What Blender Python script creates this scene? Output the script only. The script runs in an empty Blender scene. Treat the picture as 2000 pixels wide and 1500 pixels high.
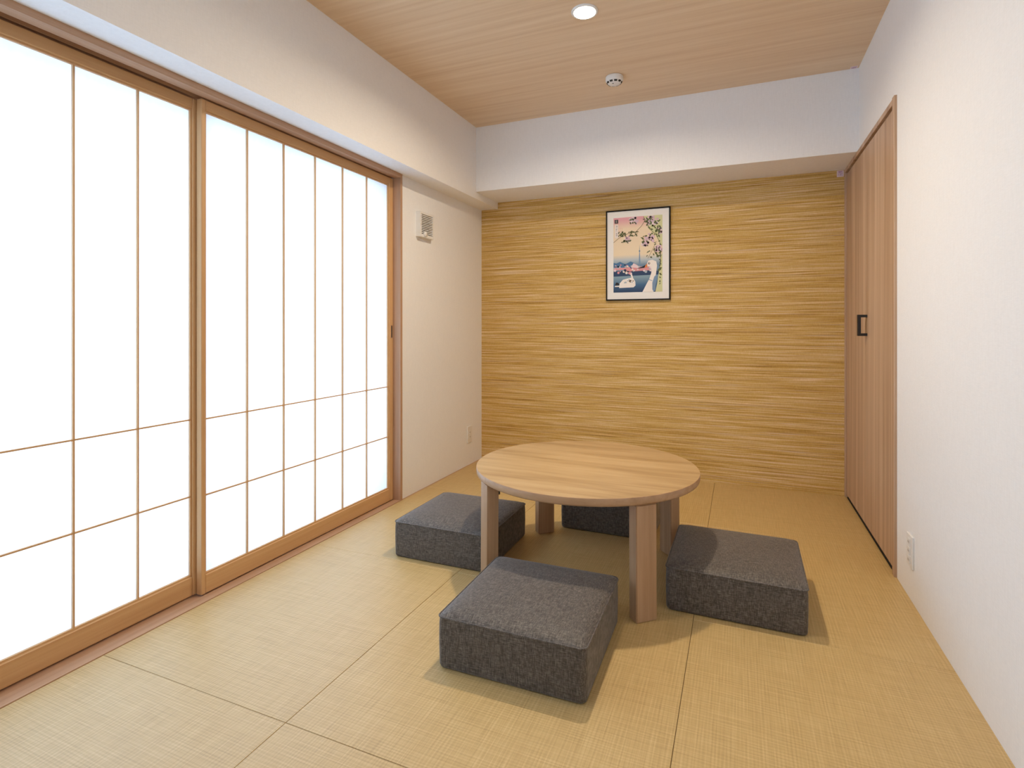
import bpy, bmesh, math, random
from mathutils import Vector, Matrix

S = bpy.context.scene
C = S.collection
PI = math.pi

# ------------------------------------------------------------------ camera
CAM_H = 1.0237
cam_data = bpy.data.cameras.new('camera')
cam = bpy.data.objects.new('camera', cam_data)
C.objects.link(cam)
cam.location = (0, 0, CAM_H)
cam.rotation_euler = (PI / 2, 0, 0.3964)
cam_data.sensor_width = 36.0
cam_data.sensor_fit = 'HORIZONTAL'
cam_data.lens = 1060.76 / 2000 * 36
cam_data.shift_y = (634.76 - 750) / 2000
cam_data.clip_start = 0.02
S.camera = cam

# ------------------------------------------------------------------ world and exposure
world = bpy.data.worlds.new('overcast_sky')
S.world = world
world.use_nodes = True
bg = world.node_tree.nodes['Background']
bg.inputs['Color'].default_value = (0.60, 0.84, 1.14, 1)
bg.inputs['Strength'].default_value = 3.8
S.view_settings.view_transform = 'Standard'
S.view_settings.look = 'None'
S.view_settings.gamma = 1
S.view_settings.use_curve_mapping = False
S.view_settings.exposure = 0.1
S.cycles.use_denoising = True
S.cycles.max_bounces = 14
S.cycles.diffuse_bounces = 8
S.cycles.transmission_bounces = 8
S.cycles.sample_clamp_indirect = 8.0
LAMP_WATTS = 18.5
LAMP_SPREAD = 161.0
LAMP_COLOR = (1.0, 0.825, 0.605, 1)

# ------------------------------------------------------------------ room measures (metres)
XL, XR, XS = -1.8297, 0.5894, -1.6925      # left wall, right wall, soffit face
YB, YBEAM, YF = 3.7649, 3.3964, -0.85      # back wall, beam face, wall behind the camera
ZB, ZS, H = 1.9521, 1.904, 2.40            # beam underside, soffit underside, ceiling
XC = -1.818                                # face of the window casing


# ------------------------------------------------------------------ materials
def new_mat(name):
    m = bpy.data.materials.new(name)
    m.use_nodes = True
    nt = m.node_tree
    return m, nt, nt.nodes['Principled BSDF']


def node(nt, kind, **kw):
    n = nt.nodes.new(kind)
    for k, v in kw.items():
        setattr(n, k, v)
    return n


def link(nt, a, b):
    nt.links.new(a, b)


def ramp(nt, fac, stops):
    r = node(nt, 'ShaderNodeValToRGB')
    el = r.color_ramp.elements
    while len(el) < len(stops):
        el.new(0.5)
    for e, (p, c) in zip(el, stops):
        e.position = p
        e.color = (c[0], c[1], c[2], 1)
    link(nt, fac, r.inputs['Fac'])
    return r.outputs['Color']


def mixc(nt, kind, fac, a, b):
    m = node(nt, 'ShaderNodeMix', data_type='RGBA', blend_type=kind)
    for sock, v in ((m.inputs[0], fac), (m.inputs[6], a), (m.inputs[7], b)):
        if hasattr(v, 'is_linked'):
            link(nt, v, sock)
        elif isinstance(v, (int, float)):
            sock.default_value = v
        else:
            sock.default_value = (v[0], v[1], v[2], 1)
    return m.outputs[2]


def math_node(nt, op, a, b=None):
    m = node(nt, 'ShaderNodeMath', operation=op)
    for i, v in enumerate((a, b)):
        if v is None:
            continue
        if hasattr(v, 'is_linked'):
            link(nt, v, m.inputs[i])
        else:
            m.inputs[i].default_value = v
    return m.outputs[0]


def noise(nt, coord, scale3, detail=3.0, rough=0.55, offset=None):
    mp = node(nt, 'ShaderNodeMapping')
    mp.inputs['Scale'].default_value = scale3
    link(nt, coord, mp.inputs['Vector'])
    if offset is not None:
        link(nt, offset, mp.inputs['Location'])
    n = node(nt, 'ShaderNodeTexNoise')
    n.inputs['Scale'].default_value = 1.0
    n.inputs['Detail'].default_value = detail
    n.inputs['Roughness'].default_value = rough
    link(nt, mp.outputs['Vector'], n.inputs['Vector'])
    return n.outputs['Fac']


def obj_coord(nt, per_object=False):
    tc = node(nt, 'ShaderNodeTexCoord')
    off = None
    if per_object:
        oi = node(nt, 'ShaderNodeObjectInfo')
        off = math_node(nt, 'MULTIPLY', oi.outputs['Random'], 37.0)
    return tc.outputs['Object'], off


def bump(nt, bsdf, height, strength, dist):
    b = node(nt, 'ShaderNodeBump')
    b.inputs['Strength'].default_value = strength
    b.inputs['Distance'].default_value = dist
    link(nt, height, b.inputs['Height'])
    link(nt, b.outputs['Normal'], bsdf.inputs['Normal'])


def plain(name, col, rough=0.5, metal=0.0, spec=0.5):
    m, nt, b = new_mat(name)
    b.inputs['Base Color'].default_value = (col[0], col[1], col[2], 1)
    b.inputs['Roughness'].default_value = rough
    b.inputs['Metallic'].default_value = metal
    b.inputs['Specular IOR Level'].default_value = spec
    return m


def wood(name, dark, mid, light, axis, across=26.0, along=0.9, rough=0.5, fine=240.0, contrast=0.5, per_object=True):
    m, nt, b = new_mat(name)
    co, off = obj_coord(nt, per_object)
    sc = [across] * 3
    sc[axis] = along
    fn = [fine] * 3
    fn[axis] = along * 4
    n1 = noise(nt, co, sc, 4.0, 0.6, off)
    n2 = noise(nt, co, fn, 2.0, 0.5, off)
    c = ramp(nt, n1, ((0.30, dark), (0.5, mid), (0.70, light)))
    f = math_node(nt, 'MULTIPLY', n2, contrast)
    c = mixc(nt, 'MULTIPLY', f, c, (0.80, 0.76, 0.72))
    link(nt, c, b.inputs['Base Color'])
    b.inputs['Roughness'].default_value = rough
    b.inputs['Specular IOR Level'].default_value = 0.35
    bump(nt, b, n2, 0.12, 0.0006)
    return m


def make_wallpaper(name, col):
    m, nt, b = new_mat(name)
    co, _ = obj_coord(nt)
    n1 = noise(nt, co, (420, 420, 26), 2.0)
    n2 = noise(nt, co, (60, 60, 380), 2.0)
    s = math_node(nt, 'ADD', n1, n2)
    h = math_node(nt, 'MULTIPLY', s, 0.5)
    c = ramp(nt, h, ((0.3, [v * 0.955 for v in col]), (0.7, [min(1, v * 1.03) for v in col])))
    link(nt, c, b.inputs['Base Color'])
    b.inputs['Roughness'].default_value = 0.75
    b.inputs['Specular IOR Level'].default_value = 0.25
    bump(nt, b, h, 0.25, 0.0008)
    return m


def make_accent():
    m, nt, b = new_mat('woven_mustard_wallpaper')
    co, _ = obj_coord(nt)
    a = noise(nt, co, (1.6, 1.0, 120), 3.0, 0.6)
    f = noise(nt, co, (4.0, 1.0, 340), 3.0, 0.65)
    v = noise(nt, co, (420, 1.0, 60), 1.0)
    p = noise(nt, co, (2.2, 1.0, 200), 2.0, 0.6)
    s = math_node(nt, 'ADD', math_node(nt, 'MULTIPLY', a, 0.40), math_node(nt, 'MULTIPLY', f, 0.50))
    s = math_node(nt, 'ADD', s, math_node(nt, 'MULTIPLY', v, 0.10))
    c = ramp(nt, s, ((0.37, (0.29, 0.155, 0.04)), (0.45, (0.51, 0.305, 0.075)), (0.50, (0.60, 0.38, 0.105)),
                     (0.55, (0.66, 0.45, 0.18)), (0.64, (0.84, 0.66, 0.42))))
    pale = ramp(nt, p, ((0.56, (0, 0, 0)), (0.70, (1, 1, 1))))
    c = mixc(nt, 'MIX', math_node(nt, 'MULTIPLY', pale, 0.55), c, (0.76, 0.60, 0.47))
    link(nt, c, b.inputs['Base Color'])
    b.inputs['Roughness'].default_value = 0.7
    b.inputs['Specular IOR Level'].default_value = 0.25
    bump(nt, b, f, 0.3, 0.001)
    return m


def make_tatami(name, axis):
    """woven mat: fine ribs across the reed, streaks along it"""
    m, nt, b = new_mat(name)
    co, off = obj_coord(nt, True)
    other = 1 - axis
    s1 = [0, 0, 1]
    s1[axis] = 7.0
    s1[other] = 330.0
    s2 = [0, 0, 1]
    s2[axis] = 260.0
    s2[other] = 8.0
    a = noise(nt, co, s1, 2.5, 0.6, off)
    d = noise(nt, co, s2, 2.5, 0.6, off)
    sep = node(nt, 'ShaderNodeSeparateXYZ')
    link(nt, co, sep.inputs[0])
    rib = math_node(nt, 'SINE', math_node(nt, 'MULTIPLY', sep.outputs[other], 2 * PI / 0.0105))
    weft = math_node(nt, 'SINE', math_node(nt, 'MULTIPLY', sep.outputs[axis], 2 * PI / 0.0085))
    grid = math_node(nt, 'ADD', math_node(nt, 'MULTIPLY', rib, 0.045), math_node(nt, 'MULTIPLY', weft, 0.045))
    s = math_node(nt, 'ADD', math_node(nt, 'MULTIPLY', a, 0.55), math_node(nt, 'MULTIPLY', d, 0.45))
    s = math_node(nt, 'ADD', s, grid)
    c = ramp(nt, s, ((0.28, (0.41, 0.272, 0.10)), (0.50, (0.53, 0.365, 0.145)), (0.72, (0.63, 0.46, 0.212))))
    link(nt, c, b.inputs['Base Color'])
    b.inputs['Roughness'].default_value = 0.46
    b.inputs['Specular IOR Level'].default_value = 0.95
    bump(nt, b, s, 0.2, 0.001)
    return m


def make_fabric():
    m, nt, b = new_mat('charcoal_linen_vinyl')
    co, off = obj_coord(nt, True)
    a = noise(nt, co, (430, 60, 60), 2.0, 0.6, off)
    d = noise(nt, co, (60, 430, 430), 2.0, 0.6, off)
    s = math_node(nt, 'MULTIPLY', math_node(nt, 'ADD', a, d), 0.5)
    c = ramp(nt, s, ((0.36, (0.032, 0.027, 0.023)), (0.5, (0.088, 0.075, 0.064)), (0.64, (0.186, 0.160, 0.138))))
    link(nt, c, b.inputs['Base Color'])
    b.inputs['Roughness'].default_value = 0.58
    b.inputs['Specular IOR Level'].default_value = 0.45
    b.inputs['Sheen Weight'].default_value = 0.16
    b.inputs['Sheen Roughness'].default_value = 0.45
    bump(nt, b, s, 0.3, 0.0008)
    return m


def make_paper():
    m = bpy.data.materials.new('shoji_paper')
    m.use_nodes = True
    nt = m.node_tree
    nt.nodes.clear()
    out = node(nt, 'ShaderNodeOutputMaterial')
    tr = node(nt, 'ShaderNodeBsdfTranslucent')
    df = node(nt, 'ShaderNodeBsdfDiffuse')
    mx = node(nt, 'ShaderNodeMixShader')
    co, off = obj_coord(nt, True)
    n = noise(nt, co, (40, 40, 40), 4.0)
    c = ramp(nt, n, ((0.3, (0.90, 0.915, 0.93)), (0.7, (0.94, 0.95, 0.96))))
    link(nt, c, tr.inputs['Color'])
    link(nt, c, df.inputs['Color'])
    mx.inputs[0].default_value = 0.32
    link(nt, tr.outputs[0], mx.inputs[1])
    link(nt, df.outputs[0], mx.inputs[2])
    link(nt, mx.outputs[0], out.inputs['Surface'])
    return m


def make_glass():
    m = bpy.data.materials.new('window_glass')
    m.use_nodes = True
    nt = m.node_tree
    nt.nodes.clear()
    out = node(nt, 'ShaderNodeOutputMaterial')
    tr = node(nt, 'ShaderNodeBsdfTransparent')
    gl = node(nt, 'ShaderNodeBsdfGlossy')
    gl.inputs['Roughness'].default_value = 0.02
    mx = node(nt, 'ShaderNodeMixShader')
    mx.inputs[0].default_value = 0.06
    link(nt, tr.outputs[0], mx.inputs[1])
    link(nt, gl.outputs[0], mx.inputs[2])
    link(nt, mx.outputs[0], out.inputs['Surface'])
    return m


def make_emit(name, col, strength):
    m, nt, b = new_mat(name)
    b.inputs['Base Color'].default_value = (0.9, 0.9, 0.9, 1)
    b.inputs['Emission Color'].default_value = col
    b.inputs['Emission Strength'].default_value = strength
    return m


M = {}
M['wall'] = make_wallpaper('white_fabric_wallpaper', (0.845, 0.845, 0.845))
M['accent'] = make_accent()
M['tatami_y'] = make_tatami('woven_mat_lengthwise', 1)
M['tatami_x'] = make_tatami('woven_mat_crosswise', 0)
M['fabric'] = make_fabric()
M['paper'] = make_paper()
M['glass'] = make_glass()
M['lamp'] = make_emit('lit_lamp_diffuser', (1.0, 0.9, 0.74, 1), 40.0)
CEIL = ((0.69, 0.50, 0.32), (0.755, 0.575, 0.385), (0.81, 0.64, 0.45))
M['ceiling'] = wood('wood_grain_ceiling_sheet', *CEIL, 0, across=30, along=0.9, rough=0.55, fine=300, contrast=0.35, per_object=False)
PINE = ((0.58, 0.335, 0.15), (0.64, 0.385, 0.18), (0.69, 0.43, 0.215))
M['pine_y'] = wood('cedar_along_wall', *PINE, 1, across=40, rough=0.45)
M['pine_z'] = wood('cedar_upright', *PINE, 2, across=40, rough=0.45)
CAS = ((0.42, 0.25, 0.15), (0.49, 0.30, 0.185), (0.55, 0.35, 0.225))
M['casing_y'] = wood('casing_wood_along_wall', *CAS, 1, across=40, rough=0.45)
M['casing_z'] = wood('casing_wood_upright', *CAS, 2, across=40, rough=0.45)
DOOR = ((0.34, 0.20, 0.118), (0.50, 0.33, 0.21), (0.66, 0.475, 0.33))
M['door'] = wood('striped_veneer_door', *DOOR, 2, across=16, along=0.3, rough=0.45, fine=160, contrast=0.4)
OAK = ((0.37, 0.235, 0.108), (0.485, 0.328, 0.165), (0.56, 0.395, 0.215))
M['oak_top'] = wood('oak_table_top', *OAK, 0, across=20, along=1.7, rough=0.42, fine=300, contrast=0.6)
EDGE = ((0.40, 0.24, 0.125), (0.47, 0.29, 0.16), (0.53, 0.34, 0.20))
M['oak_edge'] = wood('oak_table_edge', *EDGE, 0, across=30, along=2.0, rough=0.4)
M['oak_leg'] = wood('oak_table_leg', *EDGE, 2, across=40, along=1.5, rough=0.45)
M['black'] = plain('black_metal', (0.012, 0.012, 0.013), 0.4)
M['frame'] = plain('black_frame', (0.008, 0.0075, 0.0075), 0.55, 0.0, 0.2)
M['white'] = plain('white_plastic', (0.78, 0.77, 0.75), 0.4)
M['mat'] = plain('white_mat_board', (0.82, 0.80, 0.77), 0.8)
M['dark'] = plain('dark_recess', (0.02, 0.018, 0.016), 0.8)
M['alu'] = plain('grey_aluminium', (0.30, 0.31, 0.32), 0.4, 0.6)
M['slab'] = plain('concrete_slab', (0.35, 0.34, 0.32), 0.9)
M['sticker'] = plain('pale_pink_label', (0.80, 0.66, 0.68), 0.6)
M['ink_purple'] = plain('purple_ink', (0.36, 0.18, 0.36), 0.6)


# ------------------------------------------------------------------ mesh helpers
def add_box(bm, x0, x1, y0, y1, z0, z1, mi=0):
    vs = [bm.verts.new(p) for p in ((x0, y0, z0), (x1, y0, z0), (x1, y1, z0), (x0, y1, z0),
                                    (x0, y0, z1), (x1, y0, z1), (x1, y1, z1), (x0, y1, z1))]
    for f in ((3, 2, 1, 0), (4, 5, 6, 7), (0, 1, 5, 4), (1, 2, 6, 5), (2, 3, 7, 6), (3, 0, 4, 7)):
        bm.faces.new([vs[i] for i in f]).material_index = mi
    return vs


def obj(name, bm, mats, parent=None, smooth=False, loc=None):
    me = bpy.data.meshes.new(name)
    bm.normal_update()
    bm.to_mesh(me)
    bm.free()
    for mt in (mats if isinstance(mats, (list, tuple)) else [mats]):
        me.materials.append(M[mt] if isinstance(mt, str) else mt)
    if smooth:
        for p in me.polygons:
            p.use_smooth = True
    o = bpy.data.objects.new(name, me)
    C.objects.link(o)
    if parent is not None:
        o.parent = parent
    if loc is not None:
        o.location = loc
    return o


def box(name, x0, x1, y0, y1, z0, z1, mt, parent=None, bevel=0.0, seg=2, smooth=False):
    """box with its origin at its own centre base"""
    cx, cy = (x0 + x1) / 2, (y0 + y1) / 2
    bm = bmesh.new()
    add_box(bm, x0 - cx, x1 - cx, y0 - cy, y1 - cy, 0, z1 - z0)
    if bevel:
        bmesh.ops.bevel(bm, geom=bm.edges[:], offset=bevel, segments=seg, affect='EDGES', profile=0.5)
    return obj(name, bm, mt, parent, smooth, (cx, cy, z0))


def boxes(name, lst, mt, parent=None):
    bm = bmesh.new()
    for b in lst:
        add_box(bm, *b)
    return obj(name, bm, mt, parent)


def lathe(bm, prof, seg=48, mi=0, cap0=True, cap1=True, flip=False):
    rings = []
    for r, z in prof:
        rings.append([bm.verts.new((r * math.cos(2 * PI * i / seg), r * math.sin(2 * PI * i / seg), z)) for i in range(seg)])
    for a, b in zip(rings, rings[1:]):
        for i in range(seg):
            j = (i + 1) % seg
            bm.faces.new((a[i], a[j], b[j], b[i])).material_index = mi
    if cap0:
        bm.faces.new(rings[0][::-1]).material_index = mi
    if cap1:
        bm.faces.new(rings[-1]).material_index = mi
    return rings


def auto_smooth(o, ang=35):
    me = o.data
    for p in me.polygons:
        p.use_smooth = True
    bm = bmesh.new()
    bm.from_mesh(me)
    lim = math.radians(ang)
    for e in bm.edges:
        if len(e.link_faces) == 2 and e.calc_face_angle(0) > lim:
            e.smooth = False
    bm.to_mesh(me)
    bm.free()
    return o


def structure(o, label=None):
    o['kind'] = 'structure'
    if label:
        o['label'] = label
    return o


def thing(name, label, cat, loc=(0, 0, 0), rz=0.0, group=None):
    o = bpy.data.objects.new(name, None)
    C.objects.link(o)
    o.location = loc
    o.rotation_euler = (0, 0, rz)
    o.empty_display_size = 0.05
    tag(o, label, cat, group)
    return o


def tag(o, label, cat, group=None):
    o['label'] = label
    o['category'] = cat
    if group:
        o['group'] = group
    return o


# ------------------------------------------------------------------ the room
def build_room():
    floor = structure(boxes('floor', [(-2.10, 0.75, YF - 0.1, YB + 0.1, -0.10, -0.03)], 'slab'),
                      'floor laid with square woven tatami mats')
    xs = (XC, -1.0775, -0.1475, XR)
    ys = (YF, 0.145, 1.065, 1.985, 2.935, YB)
    g = 0.0007
    for i in range(3):
        for j in range(5):
            x0, x1, y0, y1 = xs[i], xs[i + 1], ys[j], ys[j + 1]
            cx, cy = (x0 + x1) / 2, (y0 + y1) / 2
            bm = bmesh.new()
            add_box(bm, x0 - cx + (g if i else 0), x1 - cx - (g if i < 2 else 0), y0 - cy + (g if j else 0), y1 - cy - (g if j < 4 else 0), -0.03, 0)
            top = [e for e in bm.edges if all(v.co.z > -0.001 for v in e.verts)]
            bmesh.ops.bevel(bm, geom=top, offset=0.0008, segments=1, affect='EDGES', profile=0.5)
            obj('tatami_mat', bm, 'tatami_y' if (i + j) % 2 else 'tatami_x', floor, False, (cx, cy, 0))

    structure(boxes('ceiling', [(-2.10, 0.75, YF - 0.1, YB + 0.1, H, H + 0.06)], 'ceiling'), 'pale wood-grain ceiling')

    # left wall with the window opening, 0.30 m thick
    xo = -2.13
    wl = structure(boxes('wall_left', [(xo, XL, 2.683, YB + 0.1, -0.05, H), (xo, XL, YF - 0.1, 0.195, -0.05, H),
                                       (xo, XL, 0.195, 2.683, 1.93, H), (xo, -1.961, 0.195, 2.683, 1.842, 1.93), (xo, XC - 0.13, 0.195, 2.683, -0.05, -0.005)], 'wall'),  # lower lintel box is unseen, added to shade the top of the paper panes
                   'plain wall left of the wallpapered wall, with the wide screened window')
    boxes('soffit', [(XL, XS, YF, YB, ZS, H)], 'wall', wl)

    wb = structure(boxes('wall_back', [(-2.13, 0.75, YB, YB + 0.1, -0.05, H)], 'accent'),
                   'far wall papered in mustard and tan horizontal weave')
    boxes('beam', [(XS, XR, YBEAM, YB, ZB, H)], 'wall', wb)

    structure(boxes('wall_right', [(XR, XR + 0.16, YF - 0.1, 2.632, -0.05, H), (XR, XR + 0.16, 2.632, YB, 1.957, H),
                                   (XR + 0.12, XR + 0.16, 2.632, YB, -0.05, 1.957)], 'wall'), 'plain white wall on the right')
    # wall behind the viewpoint, with a glazed opening added for fill daylight
    a, b, c, d = -1.55, 0.45, 1.72, 2.30
    structure(boxes('wall_front', [(-2.13, a, YF - 0.1, YF, -0.05, H), (b, 0.75, YF - 0.1, YF, -0.05, H),
                                   (a, b, YF - 0.1, YF, -0.05, c), (a, b, YF - 0.1, YF, d, H)], 'wall'), 'plain white wall behind the viewpoint')
    w = structure(thing_struct('added_fill_window'), 'band of panes added behind the viewpoint to let in fill daylight')
    t = 0.025
    for k in range(3):
        x0 = a + (b - a) / 3 * k
        x1 = x0 + (b - a) / 3
        boxes('sash_frame', [(x0, x0 + t, YF - 0.07, YF - 0.03, c, d), (x1 - t, x1, YF - 0.07, YF - 0.03, c, d),
                             (x0 + t, x1 - t, YF - 0.07, YF - 0.03, c, c + t), (x0 + t, x1 - t, YF - 0.07, YF - 0.03, d - t, d)], 'casing_z', w)
        boxes('pane', [(x0 + t, x1 - t, YF - 0.052, YF - 0.048, c + t, d - t)], 'glass', w)

    # tatami edge strip along the left wall beyond the window
    structure(box('trim_1', XL, XC, 2.684, YB, -0.03, -0.0005, 'casing_y'), 'thin wooden strip between mats and left wall')


def build_window_casing():
    sill = structure(boxes('trim_2', [(-1.864, XC, 0.195, 2.683, -0.03, 0.003), (-1.960, -1.864, 0.195, 2.683, -0.03, -0.001)], 'casing_y'),
                     'low wooden sill with sliding grooves under the paper screens')
    head = structure(boxes('trim_3', [(-1.864, XC, 0.195, 2.683, 1.881, ZS), (-1.960, XC, 0.195, 2.683, ZS, 1.93),
                                      (-1.8985, -1.8972, 0.195, 2.683, 1.884, ZS), (-1.960, -1.929, 0.195, 2.683, 1.881, ZS)], 'casing_y'),
                     'wooden head board with sliding grooves above the paper screens')
    structure(box('trim_4', -1.960, XC, 2.6635, 2.683, 0.003, 1.881, 'casing_z'), 'wooden window jamb next to the air vent wall')
    structure(box('trim_5', -1.960, XC, 0.195, 0.2145, 0.003, 1.881, 'casing_z'), 'wooden window jamb at the near end of the screens')


def build_outer_window():
    w = structure(thing_struct('window_1'), 'aluminium sliding window behind the paper screens')
    x0, x1 = -2.10, -2.06

    def sash(y0, y1, xa, xb):
        t = 0.05
        boxes('sash_frame', [(xa, xb, y0, y0 + t, 0.0, 1.840), (xa, xb, y1 - t, y1, 0.0, 1.840),
                             (xa, xb, y0 + t, y1 - t, 0.0, 0.06), (xa, xb, y0 + t, y1 - t, 1.795, 1.840)], 'alu', w)
        xm = (xa + xb) / 2
        boxes('pane', [(xm - 0.002, xm + 0.002, y0 + t, y1 - t, 0.06, 1.795)], 'glass', w)
    sash(0.197, 1.79, x0, x0 + 0.025)
    sash(1.735, 2.681, x0 + 0.027, x0 + 0.052)


def thing_struct(name):
    o = bpy.data.objects.new(name, None)
    C.objects.link(o)
    return o


# ------------------------------------------------------------------ shoji screens
def bar(name, x0, x1, y0, y1, z0, z1, mt, parent, bev=0.0025):
    """straight timber, arrises eased"""
    cx, cy, cz = (x0 + x1) / 2, (y0 + y1) / 2, (z0 + z1) / 2
    bm = bmesh.new()
    add_box(bm, x0 - cx, x1 - cx, y0 - cy, y1 - cy, z0 - cz, z1 - cz)
    if bev:
        bmesh.ops.bevel(bm, geom=bm.edges[:], offset=bev, segments=1, affect='EDGES')
    return obj(name, bm, mt, parent, False, (cx, cy, cz))


def build_screen(xf, y0, y1, s0, s1, label, pull):
    """xf: room-side face; s0/s1 stile widths"""
    z0, z1 = 0.004, 1.879
    t = 0.028
    root = thing('shoji_screen', label, 'sliding screen', (xf, (y0 + y1) / 2, z0), 0, 'paper sliding screens in the window')
    cy = (y0 + y1) / 2

    def L(name, xa, xb, ya, yb, za, zb, mt, bev=0.0025):
        return bar(name, xa - xf, xb - xf, ya - cy, yb - cy, za - z0, zb - z0, mt, root, bev)
    L('stile', xf - t, xf, y0, y0 + s0, z0, z1, 'pine_z')
    st = L('stile', xf - t, xf, y1 - s1, y1, z0, z1, 'pine_z')
    L('top_rail', xf - t, xf - 0.0003, y0 + s0, y1 - s1, 1.838, z1, 'pine_y', 0.003)
    L('bottom_rail', xf - t, xf - 0.0003, y0 + s0, y1 - s1, z0, 0.076, 'pine_y', 0.003)
    ia, ib, za, zb = y0 + s0, y1 - s1, 0.076, 1.838
    xp = xf - 0.015            # paper plane
    xk = xf - 0.006            # face of the lattice
    # thin beads round the opening
    bw = 0.006
    L('bead', xp, xk, ia, ia + bw, za, zb, 'pine_z', 0)
    L('bead', xp, xk, ib - bw, ib, za, zb, 'pine_z', 0)
    L('bead', xp, xk, ia + bw, ib - bw, zb - bw, zb, 'pine_y', 0)
    L('bead', xp, xk, ia + bw, ib - bw, za, za + bw, 'pine_y', 0)
    kw = 0.0026
    n = 6
    a, b = ia + 0.001, ib - 0.001
    ysb = [a + (b - a) * k / n for k in range(n + 1)]
    zsb = [za, 0.376, 0.666, zb]
    for y in ysb[1:-1]:
        L('lattice_upright', xp, xk, y - kw, y + kw, za + bw, zb - bw, 'pine_z', 0)
    for z in zsb[1:-1]:
        L('lattice_crossbar', xp, xk - 0.0004, ia + bw, ib - bw, z - kw, z + kw, 'pine_y', 0)
    e0, e1 = ia - 0.004, ib + 0.004
    yy = [e0] + ysb[1:-1] + [e1]
    zz = [za - 0.004, 0.376, 0.666, zb + 0.004]
    for i in range(n):
        for j in range(3):
            bm = bmesh.new()
            w, h_ = (yy[i + 1] - yy[i]) / 2, (zz[j + 1] - zz[j]) / 2
            bm.faces.new([bm.verts.new(p) for p in ((0, -w, -h_), (0, w, -h_), (0, w, h_), (0, -w, h_))])
            obj('paper_pane', bm, 'paper', root, False, (xp - 0.0005 - xf, (yy[i] + yy[i + 1]) / 2 - cy, (zz[j] + zz[j + 1]) / 2 - z0))
    if pull:
        bm = bmesh.new()
        yc = y1 - s1 * 0.42
        add_box(bm, -0.0004, 0.0008, -0.008, 0.008, -0.038, 0.038)
        f = obj('finger_pull', bm, 'casing_z', root, False, (0.0003, yc - cy, 0.985 - z0))
        bm = bmesh.new()
        add_box(bm, -0.0002, 0.0010, -0.0045, 0.0045, -0.034, 0.034)
        obj('finger_recess', bm, 'dark', f, False, (0.0002, 0, 0))
    return root


# ------------------------------------------------------------------ closet door
def build_closet():
    xf = XR - 0.010
    d = structure(thing_struct('door_1'), 'folding closet door of striped brown veneer with a black handle')
    d.location = (XR, 3.2, 0)
    ox, oy = XR, 3.2

    def L(name, x0, x1, y0, y1, z0, z1, mt, parent=d, bev=0.0):
        return bar(name, x0 - ox, x1 - ox, y0 - oy, y1 - oy, z0, z1, mt, parent, bev)
    L('door_frame', xf, XR + 0.11, 2.632, 2.664, 0.0, 1.957, 'door', d, 0.001)
    L('door_frame', xf, XR + 0.11, 3.748, YB - 0.0005, 0.0, 1.9515, 'door', d, 0.001)
    L('door_head', xf + 0.0005, XR + 0.11, 2.664, 3.748, 1.928, 1.9515, 'door', d, 0.001)
    ym = 3.2085
    a = L('door_leaf', XR - 0.002, XR + 0.03, 2.667, ym - 0.001, 0.018, 1.918, 'door', d, 0.0012)
    L('door_leaf', XR - 0.002, XR + 0.03, ym + 0.001, 3.745, 0.018, 1.918, 'door', d, 0.0012)
    L('floor_track', XR + 0.004, XR + 0.05, 2.664, 3.748, -0.029, 0.002, 'dark')
    # black bow handle on the near leaf
    px, py, pz = a.location
    yc, zc = 3.186 - oy - py, 1.022 - pz
    xa = XR - 0.002 - ox - px
    bm = bmesh.new()
    hh, hw, dp, tk = 0.053, 0.012, 0.041, 0.014
    add_box(bm, xa - dp, xa - dp + tk, yc - hw, yc + hw, zc - hh, zc + hh)
    add_box(bm, xa - dp + tk, xa, yc - hw, yc + hw, zc + hh - 0.013, zc + hh)
    add_box(bm, xa - dp + tk, xa, yc - hw, yc + hw, zc - hh, zc - hh + 0.013)
    h = obj('handle', bm, 'black', a)
    h['label'] = 'black square bow handle'


# ------------------------------------------------------------------ table
def build_table():
    t = thing('round_table', 'low round oak table with four thick legs among the floor cushions', 'table', (-0.600, 2.235, 0), 0)
    zt, r, th = 0.437, 0.459, 0.030
    bm = bmesh.new()
    e = 0.0022
    seg = 128
    lathe(bm, [(r - 0.02, zt - th), (r - 0.006, zt - th), (r - 0.002, zt - th + 0.003), (r, zt - th + 0.008), (r, zt - e), (r - e * 0.3, zt - e * 0.3)],
          seg, 1, True, False)
    bm.verts.ensure_lookup_table()
    rim = bm.verts[-seg:]
    ring = [bm.verts.new((v.co.x * (r - e) / (r - e * 0.3), v.co.y * (r - e) / (r - e * 0.3), zt)) for v in rim]
    for i in range(seg):
        bm.faces.new((rim[i], rim[(i + 1) % seg], ring[(i + 1) % seg], ring[i])).material_index = 1
    bm.faces.new(ring).material_index = 0
    top = obj('table_top', bm, ['oak_top', 'oak_edge'], t)
    auto_smooth(top, 40)
    for k in range(4):
        ang = math.radians(-47 + 90 * k)
        bm = bmesh.new()
        w, d = 0.083, 0.047
        ro = 0.447
        vs = add_box(bm, ro - d, ro, -w / 2, w / 2, 0.0, zt - th - 0.004)
        for v in vs[:4]:
            v.co.x += 0.002
        bmesh.ops.bevel(bm, geom=[e_ for e_ in bm.edges], offset=0.0025, segments=2, affect='EDGES')
        bmesh.ops.rotate(bm, verts=bm.verts[:], cent=(0, 0, 0), matrix=Matrix.Rotation(ang, 3, 'Z'))
        lg = obj('leg', bm, 'oak_leg', t)
        bm = bmesh.new()
        add_box(bm, ro - d - 0.045, ro - d + 0.012, -0.026, 0.026, zt - th - 0.0042, zt - th)
        add_box(bm, ro - d - 0.012, ro - d, -0.022, 0.022, zt - th - 0.05, zt - th - 0.004)
        bmesh.ops.rotate(bm, verts=bm.verts[:], cent=(0, 0, 0), matrix=Matrix.Rotation(ang, 3, 'Z'))
        br = obj('folding_bracket', bm, 'black', lg)


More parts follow.
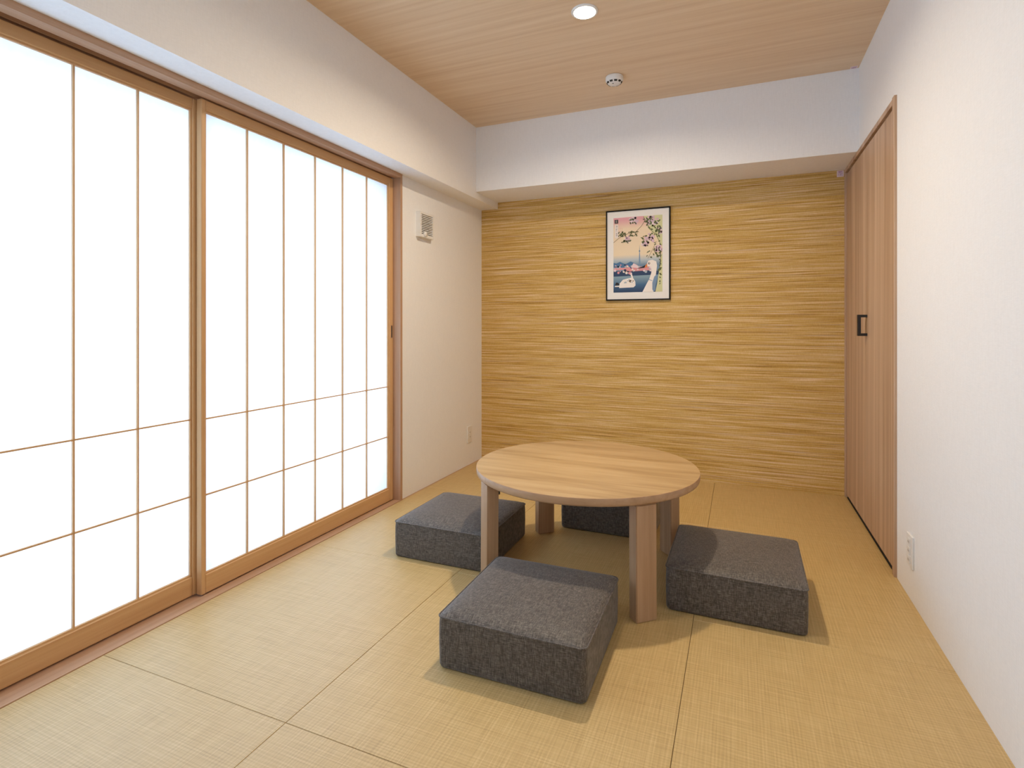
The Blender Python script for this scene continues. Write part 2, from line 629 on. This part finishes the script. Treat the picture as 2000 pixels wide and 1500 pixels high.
# ------------------------------------------------------------------ cushions
def rrect(hx, hy, r, n=6):
    pts = []
    for sx, sy, a0 in ((1, 1, 0), (-1, 1, 90), (-1, -1, 180), (1, -1, 270)):
        for k in range(n + 1):
            a = math.radians(a0 + 90 * k / n)
            pts.append((sx * (hx - r) + r * math.cos(a), sy * (hy - r) + r * math.sin(a)))
    return pts


def loft(bm, rings, cap0, cap1, mi=0):
    vr = [[bm.verts.new(p) for p in rg] for rg in rings]
    n = len(vr[0])
    for a, b in zip(vr, vr[1:]):
        for i in range(n):
            j = (i + 1) % n
            bm.faces.new((a[i], a[j], b[j], b[i])).material_index = mi
    if cap0:
        bm.faces.new(vr[0][::-1])
    if cap1:
        bm.faces.new(vr[-1])
    return vr


def build_cushions():
    hs = 0.2275
    zseam = 0.152

    def bulge(pts, z):
        return [(x, y, z) for x, y in pts]
    bm = bmesh.new()
    rr = 0.020
    loft(bm, [bulge(rrect(hs - i, hs - i, rr), z) for i, z in ((0.010, 0.0), (0.003, 0.003), (0.0005, 0.010), (0.0, 0.03), (-0.001, 0.08), (-0.0005, 0.13), (0.001, zseam))], True, False)
    sides = bm
    bm2 = bmesh.new()
    prof = ((0.001, zseam), (0.005, zseam + 0.004), (0.014, zseam + 0.009), (0.028, zseam + 0.0135), (0.05, zseam + 0.0175), (0.08, zseam + 0.0205), (0.12, zseam + 0.023), (0.165, zseam + 0.0245), (0.20, zseam + 0.025))
    loft(bm2, [bulge(rrect(hs - i, hs - i, min(rr + 0.35 * i, 0.6 * (hs - i))), z) for i, z in prof], False, True)
    bm3 = bmesh.new()
    path = rrect(hs + 0.0003, hs + 0.0003, rr, 8)
    n = len(path)
    pr = 0.0026
    rings = []
    for i, (x, y) in enumerate(path):
        px, py = path[i - 1]
        qx, qy = path[(i + 1) % n]
        tx, ty = qx - px, qy - py
        l = math.hypot(tx, ty)
        nx, ny = ty / l, -tx / l
        rings.append([bm3.verts.new((x + nx * pr * math.cos(a), y + ny * pr * math.cos(a), zseam + pr * math.sin(a))) for a in (k * PI / 3 for k in range(6))])
    for i in range(n):
        a, b = rings[i], rings[(i + 1) % n]
        for k in range(6):
            bm3.faces.new((a[k], b[k], b[(k + 1) % 6], a[(k + 1) % 6]))
    bmesh.ops.recalc_face_normals(bm3, faces=bm3.faces[:])
    spots = ((-0.609, 1.642, 0.7, 'charcoal square floor cushion nearest the camera, in front of the round table'),
             (-0.0155, 2.241, -0.6, 'charcoal square floor cushion between the round table and the closet door'),
             (-1.187, 2.247, 0.4, 'charcoal square floor cushion between the round table and the paper screens'),
             (-0.603, 2.852, -0.8, 'charcoal square floor cushion behind the round table, by the wallpapered wall'))
    first = None
    for x, y, a, lab in spots:
        r = thing('floor_cushion', lab, 'cushion', (x, y, 0), math.radians(a), 'floor cushions around the table')
        if first is None:
            first = [auto_smooth(obj('side_panel', sides, 'fabric', r), 50), auto_smooth(obj('top_panel', bm2, 'fabric', r), 50), auto_smooth(obj('piping', bm3, 'fabric', r), 80)]
        else:
            for p in first:
                c = p.copy()
                C.objects.link(c)
                c.parent = r


# ------------------------------------------------------------------ wall and ceiling fittings
def build_downlight(x, y, label, dim=1.0):
    t = thing('downlight', label, 'ceiling light', (x, y, H), 0, 'round ceiling downlights')
    bm = bmesh.new()
    lathe(bm, [(0.0475, -0.001), (0.0475, -0.006), (0.050, -0.0075), (0.056, -0.006), (0.0585, -0.003), (0.0585, 0.0)], 48, 0, False, False)
    auto_smooth(obj('trim_ring', bm, 'white', t), 50)
    bm = bmesh.new()
    lathe(bm, [(0.0474, -0.004), (0.0474, -0.001)], 40, 0, True, True)
    obj('diffuser', bm, 'lamp', t)
    ld = bpy.data.lights.new('lamp_light', 'AREA')
    ld.shape = 'DISK'
    ld.size = 0.094
    ld.energy = LAMP_WATTS * dim
    ld.color = LAMP_COLOR[:3]
    ld.spread = math.radians(LAMP_SPREAD)
    lo = bpy.data.objects.new('lamp_light', ld)
    C.objects.link(lo)
    lo.parent = t
    lo.location = (0, 0, -0.0045)


def build_smoke_alarm():
    t = thing('smoke_detector', 'small white round smoke detector on the wood ceiling', 'smoke detector', (-0.639, 2.997, H))
    bm = bmesh.new()
    lathe(bm, [(0.0, -0.043), (0.018, -0.043), (0.034, -0.039), (0.044, -0.030), (0.0485, -0.021), (0.0485, -0.004), (0.045, 0.0)], 40, 0, False, False)
    auto_smooth(obj('cover', bm, 'white', t), 40)
    for k in range(10):
        a = math.radians(36 * k + 4)
        bm = bmesh.new()
        # dark slot following the slanted shoulder
        rows = []
        for r, z in ((0.0365, -0.0384), (0.0428, -0.0318)):
            rows.append([bm.verts.new((math.cos(a + s) * r, math.sin(a + s) * r, z - 0.0009)) for s in (-0.21, -0.07, 0.07, 0.21)])
        for i in range(3):
            bm.faces.new((rows[0][i], rows[0][i + 1], rows[1][i + 1], rows[1][i]))
        ext = bmesh.ops.extrude_face_region(bm, geom=bm.faces[:])
        for v in [g for g in ext['geom'] if isinstance(g, bmesh.types.BMVert)]:
            v.co.z += 0.0016
        obj('vent_slot', bm, 'dark', t)
    bm = bmesh.new()
    lathe(bm, [(0.0045, -0.0445), (0.0045, -0.0425)], 12)
    obj('test_button', bm, 'alu', t, False, (-0.004, -0.018, 0))


def build_air_vent():
    y0, y1, z0, z1 = 2.845, 3.005, 1.567, 1.722
    t = thing('air_vent', 'white square louvred air vent on the left wall', 'air vent', (XL, (y0 + y1) / 2, z0))
    w, h, d = (y1 - y0) / 2, z1 - z0, 0.032
    bm = bmesh.new()
    add_box(bm, 0, d, -w, -w + 0.014, 0, h)
    add_box(bm, 0, d, w - 0.014, w, 0, h)
    add_box(bm, 0, d, -w + 0.014, w - 0.014, 0, 0.014)
    add_box(bm, 0, d, -w + 0.014, w - 0.014, h - 0.014, h)
    obj('housing', bm, 'white', t)
    bm = bmesh.new()
    add_box(bm, 0, 0.006, -w + 0.014, w - 0.014, 0.014, h - 0.014)
    obj('backing', bm, 'dark', t)
    n = 12
    slat = None
    for k in range(n):
        z = 0.014 + (h - 0.028) * (k + 0.5) / n
        if slat is None:
            bm = bmesh.new()
            vs = add_box(bm, 0.016, d - 0.001, -w + 0.014, w - 0.014, -0.0028, 0.0028)
            for v in vs:
                v.co.z -= (v.co.x - 0.016) * 0.22
            slat = obj('slat', bm, 'white', t, False, (0, 0, z))
        else:
            c = slat.copy()
            C.objects.link(c)
            c.parent = t
            c.location = (0, 0, z)
    bm = bmesh.new()
    lathe(bm, [(0.0, 0.0), (0.016, 0.0), (0.017, 0.004), (0.013, 0.012), (0.0, 0.014)], 20, 0, False, False)
    bmesh.ops.rotate(bm, verts=bm.verts[:], cent=(0, 0, 0), matrix=Matrix.Rotation(PI / 2, 3, 'Y'))
    k = obj('knob', bm, 'white', t, True, (d - 0.001, -0.028, 0.018))


def build_outlet(name, label, x, y, z, side, sockets):
    t = thing(name, label, 'wall outlet', (x, y, z))
    s = side
    w, h = 0.035, 0.060

    def bx(nm, d0, d1, ya, yb, za, zb, mt, parent=t, bev=0.0):
        a, b = sorted((s * d0, s * d1))
        return bar(nm, a, b, ya, yb, za, zb, mt, parent, bev)
    pl = bx('cover_plate', 0, 0.007, -w, w, -h, h, 'white', t, 0.002)
    n = sockets
    for k in range(n):
        zc = (k - (n - 1) / 2) * 0.033
        so = bx('socket', 0.007, 0.0095, -0.014, 0.014, zc - 0.0135, zc + 0.0135, 'white', t, 0.001)
        for dy in (-0.006, 0.006):
            bar('slot', s * 0.0009 - 0.0007, s * 0.0009 + 0.0007, dy - 0.0012, dy + 0.0012, -0.005, 0.004, 'dark', so, 0)


def build_sticker(name, label, corner, du, dv, nrm, parent_cat='label'):
    """small paper label lying on a surface, rows of purple print"""
    o = Vector(corner)
    du, dv, nrm = Vector(du), Vector(dv), Vector(nrm)
    t = thing(name, label, 'label', o)
    bm = bmesh.new()

    def quad(a0, a1, b0, b1, lo, hi):
        ps = []
        for k in (lo, hi):
            for a, b in ((a0, b0), (a1, b0), (a1, b1), (a0, b1)):
                ps.append(bm.verts.new(du * a + dv * b + nrm * k))
        for f in ((0, 1, 2, 3), (4, 5, 6, 7), (0, 1, 5, 4), (1, 2, 6, 5), (2, 3, 7, 6), (3, 0, 4, 7)):
            bm.faces.new([ps[i] for i in f])
        bmesh.ops.recalc_face_normals(bm, faces=bm.faces[:])
    quad(0, 1, 0, 1, 0.0002, 0.0008)
    obj('paper', bm, 'sticker', t)
    bm = bmesh.new()
    for a0, a1, b0, b1 in ((0.2, 0.8, 0.8, 0.9), (0.14, 0.86, 0.62, 0.68), (0.40, 0.46, 0.15, 0.9), (0.2, 0.26, 0.2, 0.55), (0.54, 0.86, 0.44, 0.52), (0.54, 0.6, 0.18, 0.5), (0.66, 0.86, 0.2, 0.28)):
        quad(a0, a1, b0, b1, 0.0008, 0.0011)
    obj('print', bm, 'ink_purple', t)


# ------------------------------------------------------------------ framed print
def build_picture():
    x0, x1, z0, z1 = -0.858, -0.424, 1.193, 1.8165
    d = 0.020
    t = thing('framed_picture', 'black framed print of swans, blossom and blue water on the wallpapered wall', 'picture',
              ((x0 + x1) / 2, YB, z0))
    w, h = (x1 - x0) / 2, z1 - z0
    fw = 0.0085
    for nm, a, b, c_, e in (('frame_bar', -w, -w + fw, 0, h), ('frame_bar', w - fw, w, 0, h), ('frame_bar', -w + fw, w - fw, 0, fw), ('frame_bar', -w + fw, w - fw, h - fw, h)):
        bar(nm, a, b, -d, -0.0005, c_, e, 'frame', t, 0.0008)
    bar('mat_board', -w + fw, w - fw, -d + 0.006, -d + 0.009, fw, h - fw, 'mat', t, 0)
    # print area
    pu0, pu1, pv0, pv1 = -w + 0.052, w - 0.052, 0.055, h - 0.052
    pw, ph = pu1 - pu0, pv1 - pv0
    yb = -d + 0.006
    inks = {}
    cols = {
        'cream': (0.82, 0.68, 0.50), 'pink': (0.74, 0.42, 0.44), 'leaf': (0.10, 0.12, 0.045), 'petal': (0.66, 0.46, 0.55),
        'petal2': (0.78, 0.62, 0.66), 'green': (0.62, 0.62, 0.34), 'navy': (0.02, 0.05, 0.12), 'blue': (0.07, 0.17, 0.32),
        'mist': (0.38, 0.45, 0.52), 'rose': (0.70, 0.30, 0.32), 'swan': (0.84, 0.78, 0.72), 'beak': (0.75, 0.25, 0.08),
        'ink': (0.015, 0.015, 0.02), 'shade': (0.18, 0.28, 0.42), 'bark': (0.16, 0.11, 0.06), 'paper': (0.80, 0.72, 0.68)}
    order = list(cols)
    mats = []
    m, nt, b = new_mat('graded_print_ground')
    tc = node(nt, 'ShaderNodeTexCoord')
    sp = node(nt, 'ShaderNodeSeparateXYZ')
    link(nt, tc.outputs['Object'], sp.inputs[0])
    v = math_node(nt, 'MULTIPLY', math_node(nt, 'SUBTRACT', sp.outputs[2], pv0), 1.0 / ph)
    c = ramp(nt, v, ((0.0, (0.012, 0.035, 0.10)), (0.10, (0.05, 0.13, 0.25)), (0.20, (0.22, 0.33, 0.40)), (0.36, (0.16, 0.25, 0.36)),
                     (0.43, (0.46, 0.52, 0.55)), (0.50, (0.80, 0.66, 0.46)), (0.85, (0.82, 0.66, 0.48)), (0.97, (0.74, 0.36, 0.40))))
    link(nt, c, b.inputs['Base Color'])
    b.inputs['Roughness'].default_value = 0.7
    mats.append(m)
    for k in order:
        mats.append(plain('print_' + k, cols[k], 0.7))
        inks[k] = len(mats) - 1
    bm = bmesh.new()
    layer = [0]

    def poly(pts, ink, lay):
        y = yb - 0.0002 - 0.00012 * lay
        vs = [bm.verts.new((pu0 + u * pw, y, pv0 + v_ * ph)) for u, v_ in pts]
        f = bm.faces.new(vs)
        f.material_index = ink
        f.normal_update()
        if f.normal.y > 0:
            f.normal_flip()

    def disc(u, v_, r, ink, lay, n=7, sq=1.0):
        poly([(u + r * math.cos(2 * PI * k / n), v_ + r * sq * pw / ph * math.sin(2 * PI * k / n)) for k in range(n)], ink, lay)

    def line(pts, wd, ink, lay):
        for (a, b_), (c_, e) in zip(pts, pts[1:]):
            du, dv = (c_ - a) * pw, (e - b_) * ph
            l = math.hypot(du, dv)
            nx, nz = -dv / l * wd / 2 / pw, du / l * wd / 2 / ph
            poly([(a + nx, b_ + nz), (c_ + nx, e + nz), (c_ - nx, e - nz), (a - nx, b_ - nz)], ink, lay)
    rnd = random.Random(5)
    poly([(0, 0), (1, 0), (1, 1), (0, 1)], 0, 0)
    # far bank, blossom belt and hills
    poly([(0, 0.215), (1, 0.225), (1, 0.27), (0.6, 0.285), (0.3, 0.29), (0, 0.285)], inks['navy'], 1)
    poly([(0, 0.30), (0.25, 0.30), (0.35, 0.275), (0.8, 0.285), (0.8, 0.33), (0.45, 0.34), (0.2, 0.33), (0, 0.335)], inks['rose'], 2)
    poly([(0, 0.335), (0.2, 0.33), (0.35, 0.34), (0.45, 0.38), (0.36, 0.41), (0.25, 0.375), (0.14, 0.41), (0.06, 0.39), (0, 0.40)], inks['blue'], 2)
    for k in range(46):
        u = rnd.uniform(0.01, 0.8)
        disc(u, rnd.uniform(0.23, 0.37), rnd.uniform(0.012, 0.03), inks[rnd.choice(['petal2', 'navy', 'mist', 'rose', 'paper'])], 3 + k % 3, 6)
    poly([(0.36, 0.33), (0.42, 0.385), (0.50, 0.355), (0.52, 0.32)], inks['petal2'], 6)
    # tower
    poly([(0.525, 0.37), (0.56, 0.37), (0.546, 0.56), (0.541, 0.63), (0.537, 0.56)], inks['shade'], 3)
    poly([(0.526, 0.535), (0.556, 0.535), (0.552, 0.55), (0.530, 0.55)], inks['blue'], 4)
    # leafy right margin
    poly([(0.62, 1), (1, 1), (1, 0.60), (0.95, 0.63), (0.86, 0.74), (0.72, 0.83), (0.68, 0.92)], inks['green'], 2)
    poly([(1, 0), (0.86, 0.0), (0.90, 0.12), (0.94, 0.30), (0.96, 0.46), (1, 0.5)], inks['green'], 2)
    # branches
    line([(0.62, 0.99), (0.66, 0.95), (0.58, 0.87), (0.47, 0.80), (0.30, 0.78), (0.12, 0.73), (0.0, 0.67)], 0.0028, inks['bark'], 5)
    line([(0.66, 0.95), (0.74, 0.83), (0.88, 0.74), (0.95, 0.64), (0.97, 0.46), (0.94, 0.28)], 0.0030, inks['bark'], 5)
    line([(0.88, 0.66), (0.82, 0.57), (0.76, 0.50), (0.71, 0.44)], 0.0022, inks['bark'], 5)
    for u, v_, n, sp_ in ((0.42, 0.95, 26, 0.085), (0.80, 0.95, 34, 0.13), (0.30, 0.71, 18, 0.07), (0.74, 0.70, 34, 0.10), (0.65, 0.63, 20, 0.065),
                          (0.93, 0.56, 26, 0.07), (0.94, 0.80, 16, 0.07)):
        for k in range(n):
            a, rr = rnd.uniform(0, 2 * PI), sp_ * math.sqrt(rnd.random())
            disc(min(0.975, u + rr * math.cos(a)), min(0.982, v_ + rr * 0.62 * math.sin(a)), rnd.uniform(0.017, 0.030), inks[rnd.choice(['petal', 'petal2', 'petal'])], 7 + k % 4, 6)
    for (u0, v0, u1, v1, n) in ((0.08, 0.745, 0.52, 0.81, 34), (0.18, 0.66, 0.34, 0.70, 9), (0.32, 0.90, 0.50, 0.97, 12), (0.64, 0.86, 0.97, 0.99, 28),
                                (0.74, 0.72, 0.98, 0.86, 26), (0.58, 0.60, 0.72, 0.74, 9), (0.84, 0.46, 0.98, 0.66, 22), (0.70, 0.43, 0.80, 0.54, 5), (0.93, 0.1, 0.98, 0.42, 14)):
        for k in range(n):
            f = rnd.random()
            u, v_ = u0 + (u1 - u0) * f + rnd.uniform(-0.03, 0.03), v0 + (v1 - v0) * rnd.random()
            a, l = rnd.uniform(0, 2 * PI), rnd.uniform(0.022, 0.044)
            u, v_ = min(max(u, 0.035), 0.962), min(v_, 0.965)
            poly([(u + l * math.cos(a), v_ + l * 0.65 * math.sin(a)), (u + l * 0.45 * math.cos(a + 2), v_ + l * 0.3 * math.sin(a + 2)),
                  (u + l * 0.8 * math.cos(a + PI), v_ + l * 0.52 * math.sin(a + PI)), (u + l * 0.45 * math.cos(a - 2), v_ + l * 0.3 * math.sin(a - 2))], inks['leaf'], 11 + k % 3)
    # large swan, neck and shaded side
    poly([(0.60, 0), (0.68, 0.10), (0.74, 0.17), (0.78, 0.25), (0.775, 0.33), (0.70, 0.335), (0.685, 0.365), (0.72, 0.41), (0.80, 0.42), (0.88, 0.395),
          (0.895, 0.34), (0.875, 0.24), (0.85, 0.15), (0.83, 0.07), (0.82, 0.0)], inks['swan'], 15)
    poly([(0.83, 0.0), (0.80, 0.03), (0.80, 0.12), (0.84, 0.2), (0.885, 0.22), (0.90, 0.18), (0.87, 0.10), (0.86, 0.02)], inks['shade'], 16)
    line([(0.715, 0.165), (0.80, 0.145)], 0.004, inks['shade'], 17)
    poly([(0.70, 0.375), (0.655, 0.345), (0.655, 0.315), (0.70, 0.325)], inks['beak'], 16)
    poly([(0.665, 0.355), (0.60, 0.335), (0.49, 0.312), (0.55, 0.313), (0.64, 0.318)], inks['ink'], 17)
    disc(0.735, 0.375, 0.022, inks['ink'], 17, 10)
    disc(0.738, 0.377, 0.011, inks['swan'], 18, 8)
    # swan boat on the water
    poly([(0.12, 0.06), (0.42, 0.065), (0.46, 0.09), (0.455, 0.14), (0.41, 0.19), (0.39, 0.235), (0.37, 0.245), (0.36, 0.225), (0.375, 0.195), (0.30, 0.185),
          (0.20, 0.17), (0.13, 0.12)], inks['swan'], 8)
    poly([(0.03, 0.10), (0.06, 0.135), (0.10, 0.13), (0.13, 0.105), (0.08, 0.098)], inks['ink'], 9)
    poly([(0.03, 0.055), (0.12, 0.06), (0.12, 0.072), (0.03, 0.07)], inks['navy'], 9)
    poly([(0.03, 0.075), (0.15, 0.075), (0.15, 0.093), (0.03, 0.09)], inks['swan'], 9)
    poly([(0.22, 0.12), (0.28, 0.125), (0.27, 0.145), (0.23, 0.14)], inks['mist'], 10)
    for k in range(10):
        disc(rnd.uniform(0.29, 0.42), rnd.uniform(0.10, 0.17), 0.014, inks[rnd.choice(['ink', 'bark', 'rose', 'mist'])], 11 + k % 3, 6)
    # title cartouche and seal
    poly([(0.025, 0.925), (0.10, 0.925), (0.10, 0.975), (0.025, 0.975)], inks['ink'], 15)
    for s_ in ([(0.04, 0.962), (0.085, 0.962)], [(0.045, 0.95), (0.08, 0.95)], [(0.062, 0.968), (0.062, 0.935)], [(0.04, 0.938), (0.085, 0.938)]):
        line(s_, 0.0012, inks['paper'], 16)
    poly([(0.03, 0.73), (0.10, 0.73), (0.10, 0.91), (0.03, 0.91)], inks['paper'], 14)
    for s_ in ([(0.07, 0.90), (0.07, 0.87)], [(0.055, 0.885), (0.09, 0.885)], [(0.05, 0.845), (0.08, 0.85)], [(0.068, 0.86), (0.06, 0.82)], [(0.05, 0.79), (0.088, 0.79)],
               [(0.068, 0.80), (0.068, 0.75)], [(0.05, 0.77), (0.088, 0.77)]):
        line(s_, 0.0014, inks['ink'], 15)
    for u in (0.115, 0.15, 0.185):
        line([(u, 0.81), (u, 0.86)], 0.001, inks['rose'], 14)
    line([(0.115, 0.86), (0.185, 0.86)], 0.001, inks['rose'], 14)
    line([(0.115, 0.81), (0.185, 0.81)], 0.001, inks['rose'], 14)
    o = obj('print', bm, mats, t)
    o['label'] = 'woodblock style print of a swan, blossom and a lake'


# ------------------------------------------------------------------ build all
build_room()
build_window_casing()
build_outer_window()
build_screen(-1.8680, 1.4347, 2.6620, 0.0180, 0.0360, 'paper shoji screen on the inner track, next to the air vent wall', True)
build_screen(-1.9000, 0.2160, 1.4580, 0.0300, 0.0345, 'paper shoji screen at the left edge, tucked behind the other screen', False)
build_closet()
build_table()
build_cushions()
build_downlight(-0.626, 2.321, 'lit round downlight in the wood ceiling, near the smoke detector')
build_downlight(-0.70, 1.55, 'dimmed round downlight in the wood ceiling, nearer the camera than the other', 0.22)
build_smoke_alarm()
build_air_vent()
build_outlet('wall_outlet', 'white wall outlet low on the left wall near the far corner', XL, 3.553, 0.222, 1, 2)
build_outlet('wall_outlet', 'white wall outlet low on the right wall beside the closet door', XR, 2.432, 0.186, -1, 3)
build_picture()
build_sticker('paper_label', 'tiny pink printed label on the mustard wallpaper beside the closet frame', (0.5405, YB, 1.912), (0.036, 0, 0), (0, 0, 0.038), (0, -1, 0))
build_sticker('paper_label', 'tiny pink printed label on the ceiling at the right corner of the beam', (0.548, YBEAM - 0.03, H), (0.034, 0, 0), (0, 0.028, 0), (0, 0, -1))
